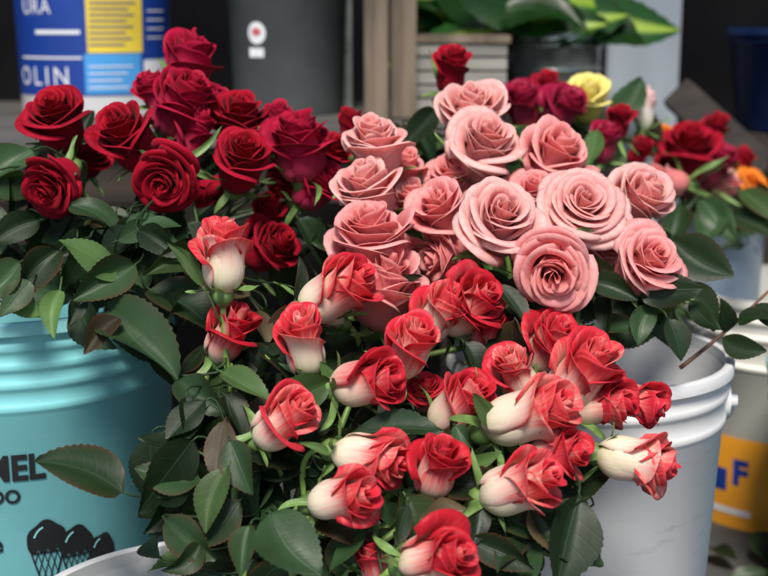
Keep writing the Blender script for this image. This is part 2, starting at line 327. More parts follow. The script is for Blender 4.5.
BF=Bucket('plastic_bucket','white bucket in the near left bottom corner, only the back of its rim in view',200,612,0.98,0.14,M['white_pl'],ribs=(0.03,0.05))
BC=Bucket('plastic_bucket','cream bucket with an orange label behind the front white bucket',790,284,1.95,0.152,M['cream_pl'],ribs=(0.03,0.055,0.10),taper=0.95)
BB=Bucket('plastic_bucket','light blue bucket at the back right under the red flowers',712,207,2.05,0.085,M['blue_pl'],ribs=(0.03,))
BQ=Bucket('plastic_bucket','turquoise bucket cut off by the right edge of the photo',884,366,1.6,0.135,M['turq'],ribs=(0.03,0.05))
BD=Bucket('plastic_bucket','dark grey bucket hidden behind the pink roses',545,300,1.68,0.13,M['grey_pl'],ribs=(0.03,))
BT.text('lettering',M['black'],'MEL',(-14,482),26,60,0.035)
BT.text('lettering',M['black'],'DO',(-8,504),14,29,0.03)
BT.text('lettering',M['black'],'e',(-8,552),12,12,0.02)
def bm_poly(bm,pts): bm.faces.new([bm.verts.new((x,y,0)) for x,y in pts])
def strip(bm,p,q,w):
    p=Vector(p);q=Vector(q);d=(q-p).normalized();n=Vector((-d.y,d.x))*w/2
    bm_poly(bm,[(p+n)[:],(p-n)[:],(q-n)[:],(q+n)[:]])
u_=0.00091
for ci,(cx,top,s) in enumerate(((47,513,1.16),(76,519,1.06),(101,528,0.90))):
    a0,z0=BT.hit(cx,top+30*s)
    bm=bmesh.new(); pts=[]
    for k in range(33):
        a=math.pi*k/32; rr_=1+0.05*math.sin(5*a+ci); pts.append((18*s*math.cos(a)*rr_,3+25*s*(math.sin(a)**0.7 if 0<k<32 else 0)*rr_))
    for k in range(1,24):
        x=-18*s+36*s*k/24; pts.append((x,1-(3+3*((k*7+ci)%3)/2)*abs(math.sin(k*math.pi/6))))
    bm_poly(bm,[(x*u_,y*u_) for x,y in pts]); BT.flat('ice_cream_scoop',M['black'],bm,a0,z0,0.0016+0.0003*(2-ci)); bm.free()
    bm=bmesh.new(); A=(-15*s,-4);B=(15*s,-4);C=(0,-54*s)
    for p,q in ((A,B),(A,C),(B,C)): strip(bm,(p[0]*u_,p[1]*u_),(q[0]*u_,q[1]*u_),0.0018)
    for k in (0.2,0.4,0.6,0.8):
        for s1 in (1,-1):
            p=((-15+30*k)*s*s1,-4); q=(s1*15*s*k*1.0,-4-(54*s-4)*(1-k))
            strip(bm,(p[0]*u_,p[1]*u_),(q[0]*u_,q[1]*u_),0.0010)
    BT.flat('ice_cream_cone',M['black'],bm,a0,z0,0.0013); bm.free()
    bm=bmesh.new(); arc=[(math.pi*(0.58+0.28*k/6)) for k in range(7)]
    ptsb=[(13.5*s*math.cos(q),6+18*s*math.sin(q)) for q in arc]+[(12*s*math.cos(q),6+16.3*s*math.sin(q)) for q in reversed(arc)]
    bm_poly(bm,[(x*u_,y*u_) for x,y in ptsb])
    BT.flat('scoop_highlight',M['turqlid'],bm,a0,z0,0.0030); bm.free()
def ear(b,ang,zf):
    m=MB(); z=b.z0+b.H-zf; r=b.r(b.H-zf); d=Vector((math.sin(ang),-math.cos(ang),0)); c=Vector((b.cx,b.cy,z))
    m.tube([c+d*(r-0.001),c+d*(r+0.005),c+d*(r+0.0052)],0.017,0.014,20); m.tube([c+d*(r+0.004),c+d*(r+0.012)],0.007,0.006,14)
    o=m.build('handle_ear',M['white_pl'],b.root); sharp(o,40)
def bail(b,ang,zf,dip,mat,side=1):
    m=MB(); z=b.z0+b.H-zf; r=b.r(b.H-zf)+0.010; e=Vector((math.sin(ang),-math.cos(ang),0)); f=Vector((e.y,-e.x,0))*side
    pts=[Vector((b.cx,b.cy,z-dip*math.sin(a)**0.8))+e*r*math.cos(a)+f*(r+0.006)*math.sin(a) for a in [math.pi*k/40 for k in range(41)]]
    m.tube(pts,0.0022,n=8); m.build('handle_wire',mat,b.root)
ear(BR,R(80),0.044); ear(BR,R(260),0.044); bail(BR,R(80),0.044,0.09,M['white_pl'],-1)
ear(BC,R(-70),0.05); ear(BC,R(110),0.05)
BC.patch('label',M['orangep'],(706,428),(776,522)); 
BC.text('lettering',M['bluep'],'F',(733,484),26,15,0.05)
BC.patch('label_band',M['bluep'],(709,462),(728,484),0.0016)
BC.patch('label_band',M['whitep'],(710,500),(752,506),0.0016)
# ------------------------------------------------------------ rose parts
def sm(x): x=max(0,min(1,x)); return x*x*(3-2*x)
def lerp(p,t): return p[0]+(p[1]-p[0])*t
CFG={
 'open':dict(N=36,phi0=(84,12),phim=(102,76),phie=(94,-48),L=(1.06,1.08),r0=(0.03,0.16),A=(2.6,1.28),ks=22,tp=1.05,cp=2.1,am=1.15,j=1.0,ex=3.2,th=0.010),
 'half':dict(N=36,phi0=(84,24),phim=(103,94),phie=(98,-16),L=(1.20,1.10),r0=(0.02,0.15),A=(2.6,1.32),ks=22,tp=1.03,cp=2.1,am=1.1,j=0.9,ex=3.2,th=0.010),
 'cup': dict(N=29,phi0=(84,30),phim=(100,96),phie=(96,8),L=(1.28,1.20),r0=(0.02,0.15),A=(2.5,1.40),ks=20,tp=1.02,cp=2.1,am=1.0,j=0.8,ex=3.4,th=0.010),
 'bud': dict(N=19,phi0=(84,40),phim=(98,98),phie=(95,40),L=(1.34,1.28),r0=(0.02,0.13),A=(2.4,1.42),ks=15,tp=0.9,cp=1.9,am=0.45,j=0.38,ex=3.6,th=0.013),
 'tight':dict(N=15,phi0=(84,46),phim=(96,99),phie=(88,60),L=(1.28,1.22),r0=(0.02,0.11),A=(2.2,1.35),ks=14,tp=0.9,cp=1.6,am=0.5,j=0.4,ex=3.5,th=0.013),
}
def bloom_pts(kind,rg,nu=13,nv=15):
    c=CFG[kind]; N=c['N']; out=[]; Rmax=0; Hmax=0; J=c['j']; TH=c['th']
    th=rg.random()*6.28
    for i in range(N):
        t=(i/(N-1))**c['tp']; th+=R(137.5)+rg.uniform(-.35,.35)
        p0=lerp(c['phi0'],t**0.75); pm=lerp(c['phim'],t**1.6)+rg.uniform(-4,4)*J; pe=lerp(c['phie'],t**0.9)+rg.uniform(-24,24)*J
        L=lerp(c['L'],t)*rg.uniform(.93,1.05); r0=lerp(c['r0'],t); A=lerp(c['A'],t**0.45)*rg.uniform(.85,1.1)
        if t>0.6:
            q=(t-.6)/.4; pm-=rg.uniform(0,15)*q*J; L*=1-rg.uniform(0,.17)*q; pe-=rg.uniform(-10,30)*q*J
            if kind=='bud' and i>=N-3 and rg.random()<0.25: pe-=36; pm-=7
        vm=0.58-0.06*t; ks=c['ks']*t**0.5*rg.uniform(.3,1.9); sp=0.05+0.035*t
        f1,f2=rg.uniform(1.5,3.4),rg.uniform(0,6); am=(0.006+0.034*t)*c['am']; rn=rg.random()
        tilt=rg.uniform(-.06,.06)*t*J; notch=rg.uniform(0.0,0.05)*t; peak=rg.uniform(0,0.08)*t; asym=rg.uniform(-14,14)*t*J
        at=[]
        grid=[[None]*nu for _ in range(nv)]
        for iu in range(nu):
            u=-1+2*iu/(nu-1)
            Lu=L*(1-0.27*abs(u)**c['ex']-notch*math.exp(-(u/0.2)**2)+peak*math.exp(-(u/0.3)**2))
            r=r0; z=-0.04*t; dv=1/(nv-1)
            for iv in range(nv):
                v=iv*dv
                if iv>0:
                    vv=v-dv/2
                    if vv<vm: ph=p0+(pm-p0)*sm(vv/vm)
                    else: ph=pm+(pe-ks*abs(u)**2+asym*u-pm)*((vv-vm)/(1-vm))**c['cp']
                    r+=math.cos(R(ph))*dv*Lu; z+=math.sin(R(ph))*dv*Lu
                w=0.5+0.5*math.sin(min(1,v/0.6)*math.pi/2)-0.10*max(0,(v-.6)/.4)**2
                rr=max(0.006,r+sp*u*(0.3+0.7*v)+am*math.sin(f1*u+f2+2*v)*v*v*1.0+tilt*v)
                a=th+u*A*w
                grid[iv][iu]=Vector((rr*math.cos(a),rr*math.sin(a),z+am*math.cos(f1*1.7*u+f2)*v**3))
                Rmax=max(Rmax,rr); Hmax=max(Hmax,z)
        po=[];pi=[]
        for iv in range(nv):
            for iu in range(nu):
                p=grid[iv][iu]
                du=grid[iv][min(iu+1,nu-1)]-grid[iv][max(iu-1,0)]; dvv=grid[min(iv+1,nv-1)][iu]-grid[max(iv-1,0)][iu]
                nn=du.cross(dvv); nn=nn.normalized() if nn.length>1e-9 else Vector((0,0,0))
                vv=iv/(nv-1); eu=abs(-1+2*iu/(nu-1)); k=TH*(0.3+0.7*t)*(0.25+0.75*sm(vv/0.35))*(1-0.45*eu**6)*(0.55 if iv==nv-1 else 1.0)
                po.append(p+nn*k*0.5); pi.append(p-nn*k*0.5); at.append((vv,iu/(nu-1),t,rn))
        out.append((po,pi,at))
    return out,Rmax,Hmax,nu,nv
def frame(ax,spin=0):
    z=ax.normalized(); x=z.orthogonal().normalized(); y=z.cross(x)
    m=Matrix((x,y,z)).transposed(); return m@Matrix.Rotation(spin,3,'Z')
def leaflet(m,base,d,n,Ln,W,rn,warm=0.0,fold=0.25,curl=0.2,rows=28,cols=7,rg=rng,narrow=False):
    d=d.normalized(); n=(n-d*n.dot(d)).normalized(); s=d.cross(n); pts=[];at=[]
    tw=rg.uniform(-.8,.8); wv=rg.uniform(0,6); wa=rg.uniform(.015,.06); bend=rg.uniform(-.12,.12); cup=rg.uniform(-.3,.3)
    pw=rg.uniform(.70,.92)
    for j in range(rows+1):
        v=j/rows
        w=W*0.5*(math.sin(math.pi*min(1,v**pw))**0.8 if 0<v<1 else 0.02)
        if narrow: w=W*0.5*(1-v)**0.7*(0.6+0.8*v)
        if not narrow and 1<j<rows: w*= 1.0 if j%2 else 0.955
        a=tw*v; s2=s*math.cos(a)+n*math.sin(a); n2=n*math.cos(a)-s*math.sin(a)
        for i in range(cols):
            u=-1+2*i/(cols-1)
            fwd=0.0 if narrow else (0.012*Ln*(1 if j%2 else -0.4)*abs(u)**4)
            p=base+d*(v*Ln+fwd)+s2*(u*w*math.cos(fold*0.6))+s*(bend*Ln*math.sin(v*math.pi))+n2*(fold*abs(u)*w*1.2+cup*u*u*w-curl*v*v*Ln+wa*Ln*math.sin(6*v+wv+(1.5 if u>0 else 0))*u*u)
            pts.append(p); at.append((v,(u+1)/2,warm,rn))
    m.grid(pts,at,cols,rows+1)
ROSES=[]
def bez(a,b,c,d,n):
    return [a*(1-t)**3+b*3*t*(1-t)**2+c*3*t*t*(1-t)+d*t**3 for t in [i/n for i in range(n+1)]]
def rose(px,py,r,d,a,th,kind,mat,label,bucket,group,seed=None,sep=1.0,lo=False,stemmat='stem',cat='rose',grow=1.0,sr=0.0022):
    rg=random.Random(seed if seed is not None else int(px*31+py*7))
    if kind=='open': grow=min(grow,1.08)
    r=r*grow
    ax=camdir(a,th); ctr=P(px,py,d); rm=r*K*d
    pets,Rm,Hm,nu,nv=bloom_pts(kind,rg,*( (9,11) if lo else (13,15)))
    side=math.sin(R(th)); sc=rm/(Rm*(1-side)+ (0.5*Rm+0.5*Hm*0.56)*side)*1.06
    base=ctr-ax*(Hm*sc*0.52)
    cxy=Vector((bucket.cx,bucket.cy,0)); off=Vector((base.x,base.y,0))-cxy
    lim=bucket.Rt*0.72; o2=off*0.75
    if o2.length>lim: o2=o2.normalized()*lim
    o2+=Vector((rg.uniform(-.015,.015),rg.uniform(-.015,.015),0))
    rim=Vector((bucket.cx,bucket.cy,bucket.zr))+o2
    bot=Vector((bucket.cx,bucket.cy,bucket.z0+0.012))-o2*0.35
    if o2.length<lim*0.5: bot+=Vector((rg.uniform(-.03,.03),rg.uniform(-.03,.03),0))
    root=thing('rose' if cat=='rose' else cat.replace(' ','_'),label,cat,bot,group)
    F=frame(ax,rg.random()*6)
    sq=Matrix.Diagonal((rg.uniform(.93,1.07),rg.uniform(.93,1.07),rg.uniform(.94,1.06)))
    T3=F@sq
    m=MB()
    for po,pi,at in pets: m.shell([base+T3@(p*sc) for p in po],[base+T3@(p*sc) for p in pi],at,nu,nv)
    bl=m.build('bloom',M[mat],root)
    m=MB(); rr=sc*0.20; prof=[(0.002/1,-0.34*sc),(rr*0.55,-0.30*sc),(rr*0.95,-0.18*sc),(rr*1.0,-0.06*sc),(rr*0.8,0.03*sc)]
    vs=[];n=14
    for q,z in prof:
        for k in range(n):
            aa=2*math.pi*k/n; vs.append(base+F@Vector((q*math.cos(aa),q*math.sin(aa),z)))
    fs=[(i*n+k,i*n+(k+1)%n,(i+1)*n+(k+1)%n,(i+1)*n+k) for i in range(len(prof)-1) for k in range(n)]
    m.add(vs,fs)
    for k in range(5):
        aa=2*math.pi*k/5+rg.uniform(-.2,.2); rad=Vector((math.cos(aa),math.sin(aa),0))
        el=rg.uniform(-0.9,1.1); dd=F@(rad*math.cos(el)+Vector((0,0,math.sin(el)))); nn=F@(-rad*math.sin(el)+Vector((0,0,math.cos(el))))
        leaflet(m,base+F@(rad*rr*0.85),dd,nn,sc*rg.uniform(.5,.9)*sep,sc*0.22,rg.random(),fold=0.3,curl=rg.uniform(-.3,.6),rows=9,cols=5,rg=rg,narrow=True)
    m.build('calyx',M['sepal'],root)
    st=base-ax*0.33*sc
    dirup=(rim-bot).normalized(); dist=(st-rim).length
    pts=bez(st,st-ax*min(0.045,dist*0.35)-Vector((0,0,0.015)),rim+dirup*dist*0.35,rim,22)
    pts+= [rim+(bot-rim)*k/5 for k in range(1,6)]
    m=MB(); m.tube(pts,sr+0.0004*rg.random(),0.0032,8)
    for k in range(5,22,4):
        p=pts[k]; t=(pts[k+1]-pts[k-1]).normalized(); x=t.orthogonal().normalized(); x=Matrix.Rotation(rg.random()*6.28,3,t)@x
        m.tube([p+x*0.002,p+x*0.0045-t*0.0008,p+x*0.0065-t*0.003],0.0014,0.0002,5)
    m.build('stem',M[stemmat],root)
    ROSES.append(dict(root=root,pts=pts,bucket=bucket,px=px,py=py,r=r,d=d))
    return root
g1='dark red roses in the turquoise bucket'
RED=[
(56,118,34,1.22,100,42,'cup','red','open dark red rose, uppermost at the far left edge'),
(53,186,33,1.17,240,40,'half','red','dark red rose at the far left, directly below the uppermost left one'),
(126,138,35,1.20,120,46,'cup','red','dark red rose second from the left in the upper row'),
(168,178,34,1.15,250,34,'half','red','dark red rose facing forward, lowest in the middle of the red bunch'),
(188,62,34,1.31,75,70,'bud','crimson','bright crimson rose bud standing highest above the red bunch'),
(184,100,37,1.25,55,60,'cup','crimson','crimson rose just below the highest bud of the red bunch'),
(154,92,24,1.30,120,70,'bud','crimson','small crimson bud left of the highest red rose'),
(193,136,29,1.25,60,62,'bud','crimson','crimson rose tucked in the centre of the red bunch'),
(238,122,29,1.27,80,55,'cup','red','small dark red rose upper right of the bunch centre'),
(241,160,33,1.20,70,46,'cup','red','dark red rose with petal tips spread, right of the bunch centre'),
(298,143,35,1.24,95,64,'cup','crimson','crimson rose seen from the side, at the right of the red bunch'),
(318,183,29,1.26,40,60,'cup','crimson','dark red rose touching the left side of the pink roses'),
(270,246,30,1.24,30,60,'cup','red','shaded dark red rose low behind the upright red and white bud'),
(208,190,20,1.24,200,60,'tight','red','small dark red bud between two low red roses'),
(350,128,18,1.33,90,70,'tight','red','small dark bud behind the top left pink rose'),
(276,126,22,1.31,80,65,'bud','crimson','small dark red bud at the top, left of the side facing crimson rose'),
(332,150,20,1.30,60,60,'half','red','dark red rose squeezed beside the top left pink rose'),
(284,178,22,1.27,250,55,'half','red','shaded dark red rose below the side facing crimson rose'),
(90,160,20,1.27,60,55,'half','red','shaded dark red rose in the gap between the far left roses'),
(212,104,20,1.29,40,60,'bud','crimson','crimson bud just right of the tall crimson roses'),
(268,214,20,1.27,80,60,'bud','red','very dark red bud just above the low shaded red rose'),
]
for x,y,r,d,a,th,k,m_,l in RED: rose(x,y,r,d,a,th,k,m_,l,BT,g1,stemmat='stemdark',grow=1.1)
g2='pink roses in the white bucket'
PINK=[
(374,144,34,1.21,98,60,'cup','pinkpale','pink rose at the top of the left column of pink roses'),
(366,190,36,1.18,108,58,'cup','pinkpale','pink rose second from the top in the left column of pink roses'),
(371,238,40,1.14,100,58,'cup','pink','pink rose with wide outer petals, third down in the left column'),
(383,288,37,1.13,75,60,'cup','pink','shaded pink rose lowest in the left column, behind the red and white ones'),
(472,112,34,1.30,95,54,'cup','pinkpale','pale pink rose at the very top of the pink bunch'),
(484,146,37,1.23,80,44,'half','pinkpale','open pale pink rose just under the topmost pink one'),
(553,158,37,1.24,70,46,'cup','pink','pink rose in the upper right, behind the large open one'),
(497,222,43,1.12,70,34,'half','pinkpale','large open pink rose in the middle of the pink bunch'),
(440,213,31,1.17,120,54,'cup','pink','half open pink rose left of the large middle one'),
(582,207,44,1.15,80,30,'open','pinkpale','large open pale pink rose with the widest petals, right of centre'),
(636,200,36,1.21,50,48,'cup','pinkpale','pink rose half hidden right of the large pale one'),
(553,266,38,1.10,260,22,'half','pink','rounded pink rose lowest in the middle of the bunch'),
(645,264,37,1.13,60,34,'half','pink','pink rose at the lower right end of the pink bunch'),
(456,176,30,1.25,100,60,'cup','pink','pink bud in the gap left of the open pale pink roses'),
(415,203,24,1.23,100,64,'bud','pink','small pink bud between the left column and the middle roses'),
(450,255,30,1.18,200,60,'cup','pink','darker pink bud under the half open rose, left of the large middle one'),
(530,196,28,1.22,90,40,'half','pink','shaded pink rose in the gap between the two large open ones'),
(402,262,25,1.20,80,60,'bud','pink','shaded pink bud in the gap right of the left column'),
(404,168,22,1.27,80,60,'bud','pink','shaded pink bud right of the top of the left column'),
(604,248,22,1.20,60,50,'cup','pink','shaded pink rose between the rounded low one and the lower right one'),
]
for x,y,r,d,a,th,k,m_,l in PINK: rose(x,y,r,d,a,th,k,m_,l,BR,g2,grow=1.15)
g3='red and white roses in the near bucket'
BI=[
(223,252,33,1.05,88,80,'bud','bi','upright red and white rose on a straight bare stem, furthest upper left of its bunch'),
(230,330,33,1.08,60,70,'bud','bired','red and white rose directly below the upright one, left side'),
(304,340,31,1.03,100,68,'bud','bi','small red and white rose between the low left one and the rose bud above centre'),
(342,286,40,1.06,35,66,'bud','bi','creamy rose with red edges just below the pink left column'),
(371,381,36,1.00,15,58,'bud','bired','red rose with cream base in the middle of the photo'),
(412,345,33,1.03,70,62,'bud','bi','red and white rose above and right of the middle one'),
(440,312,32,1.08,60,66,'bud','bi','red and white rose with pale backs beneath the pink roses'),
(472,302,37,1.09,40,60,'cup','bired','wide red rose with pink petal backs under the large pink middle rose'),
(286,417,38,0.98,40,66,'bud','bi','cream backed rose with red lips on the left, stem going down left'),
(344,496,38,0.93,20,60,'bud','bi','red and white rose low in the centre left, its cream base to the left'),
(374,457,35,0.97,-5,68,'bud','bi','white streaked rose lying sideways above the low centre left rose'),
(438,464,34,0.96,75,62,'bud','bired','red and white rose right of the sideways one, tips pointing up'),
(438,557,40,0.90,25,58,'bud','bired','red and white rose cut by the bottom edge of the photo'),
(372,560,22,0.96,100,66,'tight','bired','small red bud at the bottom left of the lowest rose'),
(524,482,40,0.94,30,60,'bud','bi','red and white rose low right of centre on a pale green stem'),
(533,412,40,0.99,25,66,'bud','bi','creamy rose with red rims right of centre, above the low one'),
(561,452,31,0.99,20,62,'bud','bired','deep red rose between the two creamy ones on the right'),
(583,370,40,1.03,60,64,'bud','bi','pale rose with red edges highest on the right side of its bunch'),
(604,402,34,1.04,10,62,'bud','bired','red and white rose under the highest right one'),
(641,460,37,0.99,-5,70,'bud','bi','rose pointing right with a pale base, furthest right of the low roses'),
(640,401,29,1.06,-10,66,'bud','bired','red and pink rose at the right edge, overlapping the white bucket rim'),
(551,342,32,1.09,60,60,'cup','bired','red rose directly below the rounded pink one'),
(514,371,31,1.05,120,66,'bud','bi','pink backed rose left of the highest right one'),
(462,402,34,1.02,50,64,'bud','bired','shaded red and white rose right of the middle one'),
(426,390,22,1.06,90,64,'half','bired','small deep red rose partly hidden right of the middle one'),
(322,312,18,1.10,150,64,'tight','bired','small red bud tucked left of the creamy rose'),
(488,330,24,1.10,80,66,'bud','bired','shaded red rose in the gap above the shaded right of middle one'),
]
for x,y,r,d,a,th,k,m_,l in BI: rose(x,y,r,d,a,th-7,k,m_,l,BF,g3,grow=1.10,sep=0.85,sr=0.0025)
g4='flowers standing behind the pink roses'
BK=[
(452,68,22,1.42,85,58,'bud','red','single dark red rose standing high above the pink bunch',BD),
(524,106,27,1.62,110,54,'bud','magenta','magenta rose behind the topmost pink one',BD),
(564,108,26,1.60,60,50,'bud','magenta','magenta rose left of the yellow rose',BD),
(587,97,25,1.66,90,42,'cup','yellow','yellow rose at the back, the only yellow one',BD),
(619,122,17,1.60,90,62,'bud','red','small red bud right of the yellow rose',BD),
(645,108,16,1.75,85,72,'tight','white','small white and pink rose at the back near the pale post',BD),
(690,150,33,1.80,100,54,'cup','red','large blurred red rose at the back right',BB),
(716,164,25,1.86,60,56,'bud','magenta','blurred dark pink rose right of the large red one at the back',BB),
(664,182,22,1.70,180,62,'bud','pink','blurred pink rose at the back, right of the pink bunch',BD),
(722,188,18,1.90,60,60,'bud','pink','small blurred pink rose near the orange flower',BB),
(752,181,17,1.95,60,40,'open','orange','blurred orange flower at the right edge of the photo',BB),
(666,132,9,1.85,60,40,'open','orange','tiny orange flower between the red rose and the pale post',BB),
(714,132,18,1.9,80,60,'bud','red','small blurred red bud above the dark pink rose at the back',BB),
(546,88,17,1.66,80,60,'bud','red','blurred red bud between the two magenta roses',BD),
(605,142,18,1.55,80,60,'bud','magenta','blurred dark pink bud above the upper right pink rose',BD),
(672,160,18,1.85,120,60,'bud','red','blurred dark red rose just left of the large red one at the back',BB),
(640,150,15,1.7,60,60,'bud','red','blurred red bud behind the half hidden pink rose',BD),
(695,186,16,1.88,60,60,'bud','magenta','blurred dark pink bud directly below the large red one at the back',BB),
(742,160,14,1.97,60,60,'bud','red','blurred red bud above the orange flower at the right edge',BB),
]
for x,y,r,d,a,th,k,m_,l,b in BK: rose(x,y,r,d,a,th,k,m_,l,b,g4,lo=True,stemmat='stemdark',grow=1.1,sep=1.3)
# ------------------------------------------------------------ leaves, each fixed to the nearest stem of its bunch
def covers(p,slack=0.97,me=None):
    x,y,d=proj(p)
    for q in ROSES:
        if d<q['d']+0.015 and math.hypot(x-q['px'],y-q['py'])<q['r']*slack: return True
    return False
def attach(base,d,n,Ln,W,mat,buckets,rn,warm,fold,curl,rg,rows=28,cols=7):
    best=None;bd=1e9
    for q in ROSES:
        if q['bucket'] not in buckets: continue
        for p in q['pts'][2:21]:
            dd=(p-base).length+ (0.03 if p.z<base.z-0.12 else 0)
            if dd<bd: bd=dd;best=(q,p)
    q,p=best; m=MB()
    leaflet(m,base,d,n,Ln,W,rn,warm,fold,curl,rows,cols,rg)
    if bd<0.16:
        mid=(base+p)/2+Vector((0,0,-0.006)); c=base-d.normalized()*min(0.02,bd*0.4)
        m.tube(bez(base+d.normalized()*Ln*0.03,c,mid,p,7),0.0009,0.0013,6)
    m.build('leaf',M[mat],q['root'])
LV=[
((122,492),(40,452),.74,.97,.95,'leaf',BF),((118,280),(62,236),.52,1.10,1.08,'leafpale',BT),
((108,308),(182,358),.60,1.10,1.05,'leaf',BT),((78,300),(108,348),.5,1.14,1.10,'leaf',BT),
((270,512),(322,574),.76,.93,.90,'leaf',BF),((228,466),(204,532),.5,.97,.95,'leafpale',BF),
((222,372),(272,392),.45,1.03,1.0,'leafpale',BF),((345,438),(442,424),.36,1.0,.98,'leaf',BF),
((556,504),(612,462),.6,1.01,1.02,'leaf',BF),((528,504),(604,566),.42,.98,.96,'leaf',BF),
((497,432),(474,394),.4,1.0,.98,'leafpale',BF),((202,286),(166,244),.3,1.05,1.04,'leafpale',BF),
((312,520),(378,552),.45,.96,.94,'leafbrown',BF),((470,540),(530,572),.5,.95,.93,'leaf',BF),
((205,400),(165,438),.6,1.02,1.0,'leaf',BF),((195,450),(142,432),.6,1.03,1.0,'leaf',BF),
((200,480),(138,464),.6,1.0,.98,'leaf',BF),((240,500),(190,545),.6,.98,.96,'leaf',BF),
((498,285),(530,322),.55,1.1,1.08,'leaf',BR),
((640,296),(702,292),.6,1.12,1.10,'leaf',BR),((668,318),(684,360),.7,1.1,1.09,'leaf',BR),
((588,282),(636,300),.55,1.12,1.1,'leaf',BR),((600,320),(640,330),.6,1.14,1.12,'leaf',BR),
((652,305),(640,345),.55,1.13,1.11,'leaf',BR),((690,300),(716,330),.5,1.13,1.11,'leaf',BR),
((34,150),(-15,190),.6,1.18,1.16,'leaf',BT),((40,220),(-10,245),.6,1.18,1.16,'leaf',BT),
((70,205),(118,235),.6,1.16,1.14,'leaf',BT),((60,250),(20,300),.6,1.13,1.11,'leaf',BT),
((130,215),(180,250),.5,1.15,1.12,'leaf',BT),((135,265),(75,300),.6,1.11,1.08,'leaf',BT),
((150,290),(220,330),.55,1.12,1.08,'leaf',BT),((120,318),(88,352),.5,1.08,1.05,'leafbrown',BT),
((60,290),(52,336),.5,1.09,1.07,'leafpale',BT),((225,420),(215,480),.5,1.0,.97,'leafbrown',BF),
((20,262),(-25,300),.6,1.12,1.1,'leaf',BT),((30,280),(0,314),.6,1.11,1.09,'leaf',BT),((85,296),(70,326),.5,1.1,1.08,'leaf',BT),
((250,345),(285,372),.5,1.08,1.06,'leaf',BF),((295,300),(300,258),.3,1.08,1.07,'leaf',BF),
((345,520),(300,505),.4,.97,.95,'leaf',BF),
((405,490),(455,510),.5,.98,.97,'leaf',BF),((260,470),(318,455),.45,1.02,1.0,'leaf',BF),
((176,490),(146,534),.5,1.02,1.0,'leaf',BF),((175,380),(225,415),.5,1.06,1.03,'leaf',BF),
((165,520),(215,560),.55,.98,.95,'leaf',BF),((345,400),(322,362),.35,1.04,1.02,'leafpale',BF),
((460,475),(500,452),.35,1.0,.98,'leafpale',BF),((330,455),(300,440),.3,.98,.97,'leafpale',BF),
((395,520),(385,500),.6,.95,.93,'leaf',BF),((408,505),(398,545),.5,.94,.92,'leaf',BF),((470,510),(420,522),.5,.95,.94,'leafbrown',BF),
((500,515),(555,540),.5,.97,.95,'leaf',BF),((480,500),(475,545),.55,.96,.94,'leaf',BF),((455,425),(470,450),.6,.99,.98,'leaf',BF),
((230,440),(250,495),.62,.98,.96,'leaf',BF),((200,545),(165,572),.6,.96,.94,'leaf',BF),
((250,525),(240,575),.6,.94,.92,'leaf',BF),((225,395),(255,440),.6,1.02,1.0,'leaf',BF),
((505,330),(480,350),.4,1.1,1.08,'leaf',BR),((730,215),(775,235),.5,1.75,1.7,'leaf',BB),
((740,190),(775,215),.5,1.75,1.7,'leafpale',BB),((390,300),(420,275),.35,1.12,1.1,'leaf',BR),
((596,130),(575,170),.35,1.45,1.4,'leafpale',BD),((435,110),(400,150),.4,1.38,1.34,'leaf',BD),
((437,100),(462,112),.35,1.4,1.38,'leafpale',BD),((700,200),(735,240),.6,1.7,1.66,'leaf',BB),((680,205),(668,245),.6,1.7,1.66,'leaf',BB),((715,205),(700,248),.6,1.7,1.66,'leaf',BB),
]
for i,(b,t,wr,d0,d1,mt,bk) in enumerate(LV):
    rg=random.Random(500+i)
    B=P(b[0],b[1],d0); T=P(t[0],t[1],d1); d=T-B; Ln=d.length
    n=(CAM-B).normalized()*0.8+Vector((rg.uniform(-.35,.35),0,rg.uniform(.1,.6)))
    if mt=='leafbrown' : warm=0.9
    else: warm=rg.choice([0,0.3,0.8])
    attach(B,d,n,Ln,Ln*wr,mt,[bk],rg.uniform(.2,1),warm,rg.uniform(.15,.65),rg.uniform(0,.22),rg)
FILL=[
(-20,330,170,300,1.14,1.30,56,BT),(95,300,205,400,1.10,1.25,26,BT),(-20,60,140,250,1.22,1.34,10,BT),(60,330,120,180,1.27,1.36,6,BT),
(60,200,270,310,1.12,1.3,8,BT),(-20,170,230,300,1.12,1.26,24,BT),
(400,650,130,300,1.24,1.34,20,BR),(500,680,270,345,1.13,1.24,32,BR),(340,520,240,330,1.16,1.28,16,BR),(640,690,225,300,1.15,1.3,6,BR),
(190,620,300,480,1.07,1.18,74,BF),(150,330,390,575,0.99,1.10,46,BF),(300,600,440,590,0.99,1.10,48,BF),(170,260,350,470,1.03,1.12,18,BF),
(340,590,470,590,0.94,1.00,24,BF),(300,560,380,470,0.98,1.04,14,BF),
(490,680,110,180,1.66,1.8,20,BD),(400,560,100,170,1.45,1.65,12,BD),(650,780,150,210,1.85,2.1,18,BB),(735,790,170,270,1.85,2.1,16,BB),(625,690,235,290,1.5,1.7,8,BD),
]
cnt=0
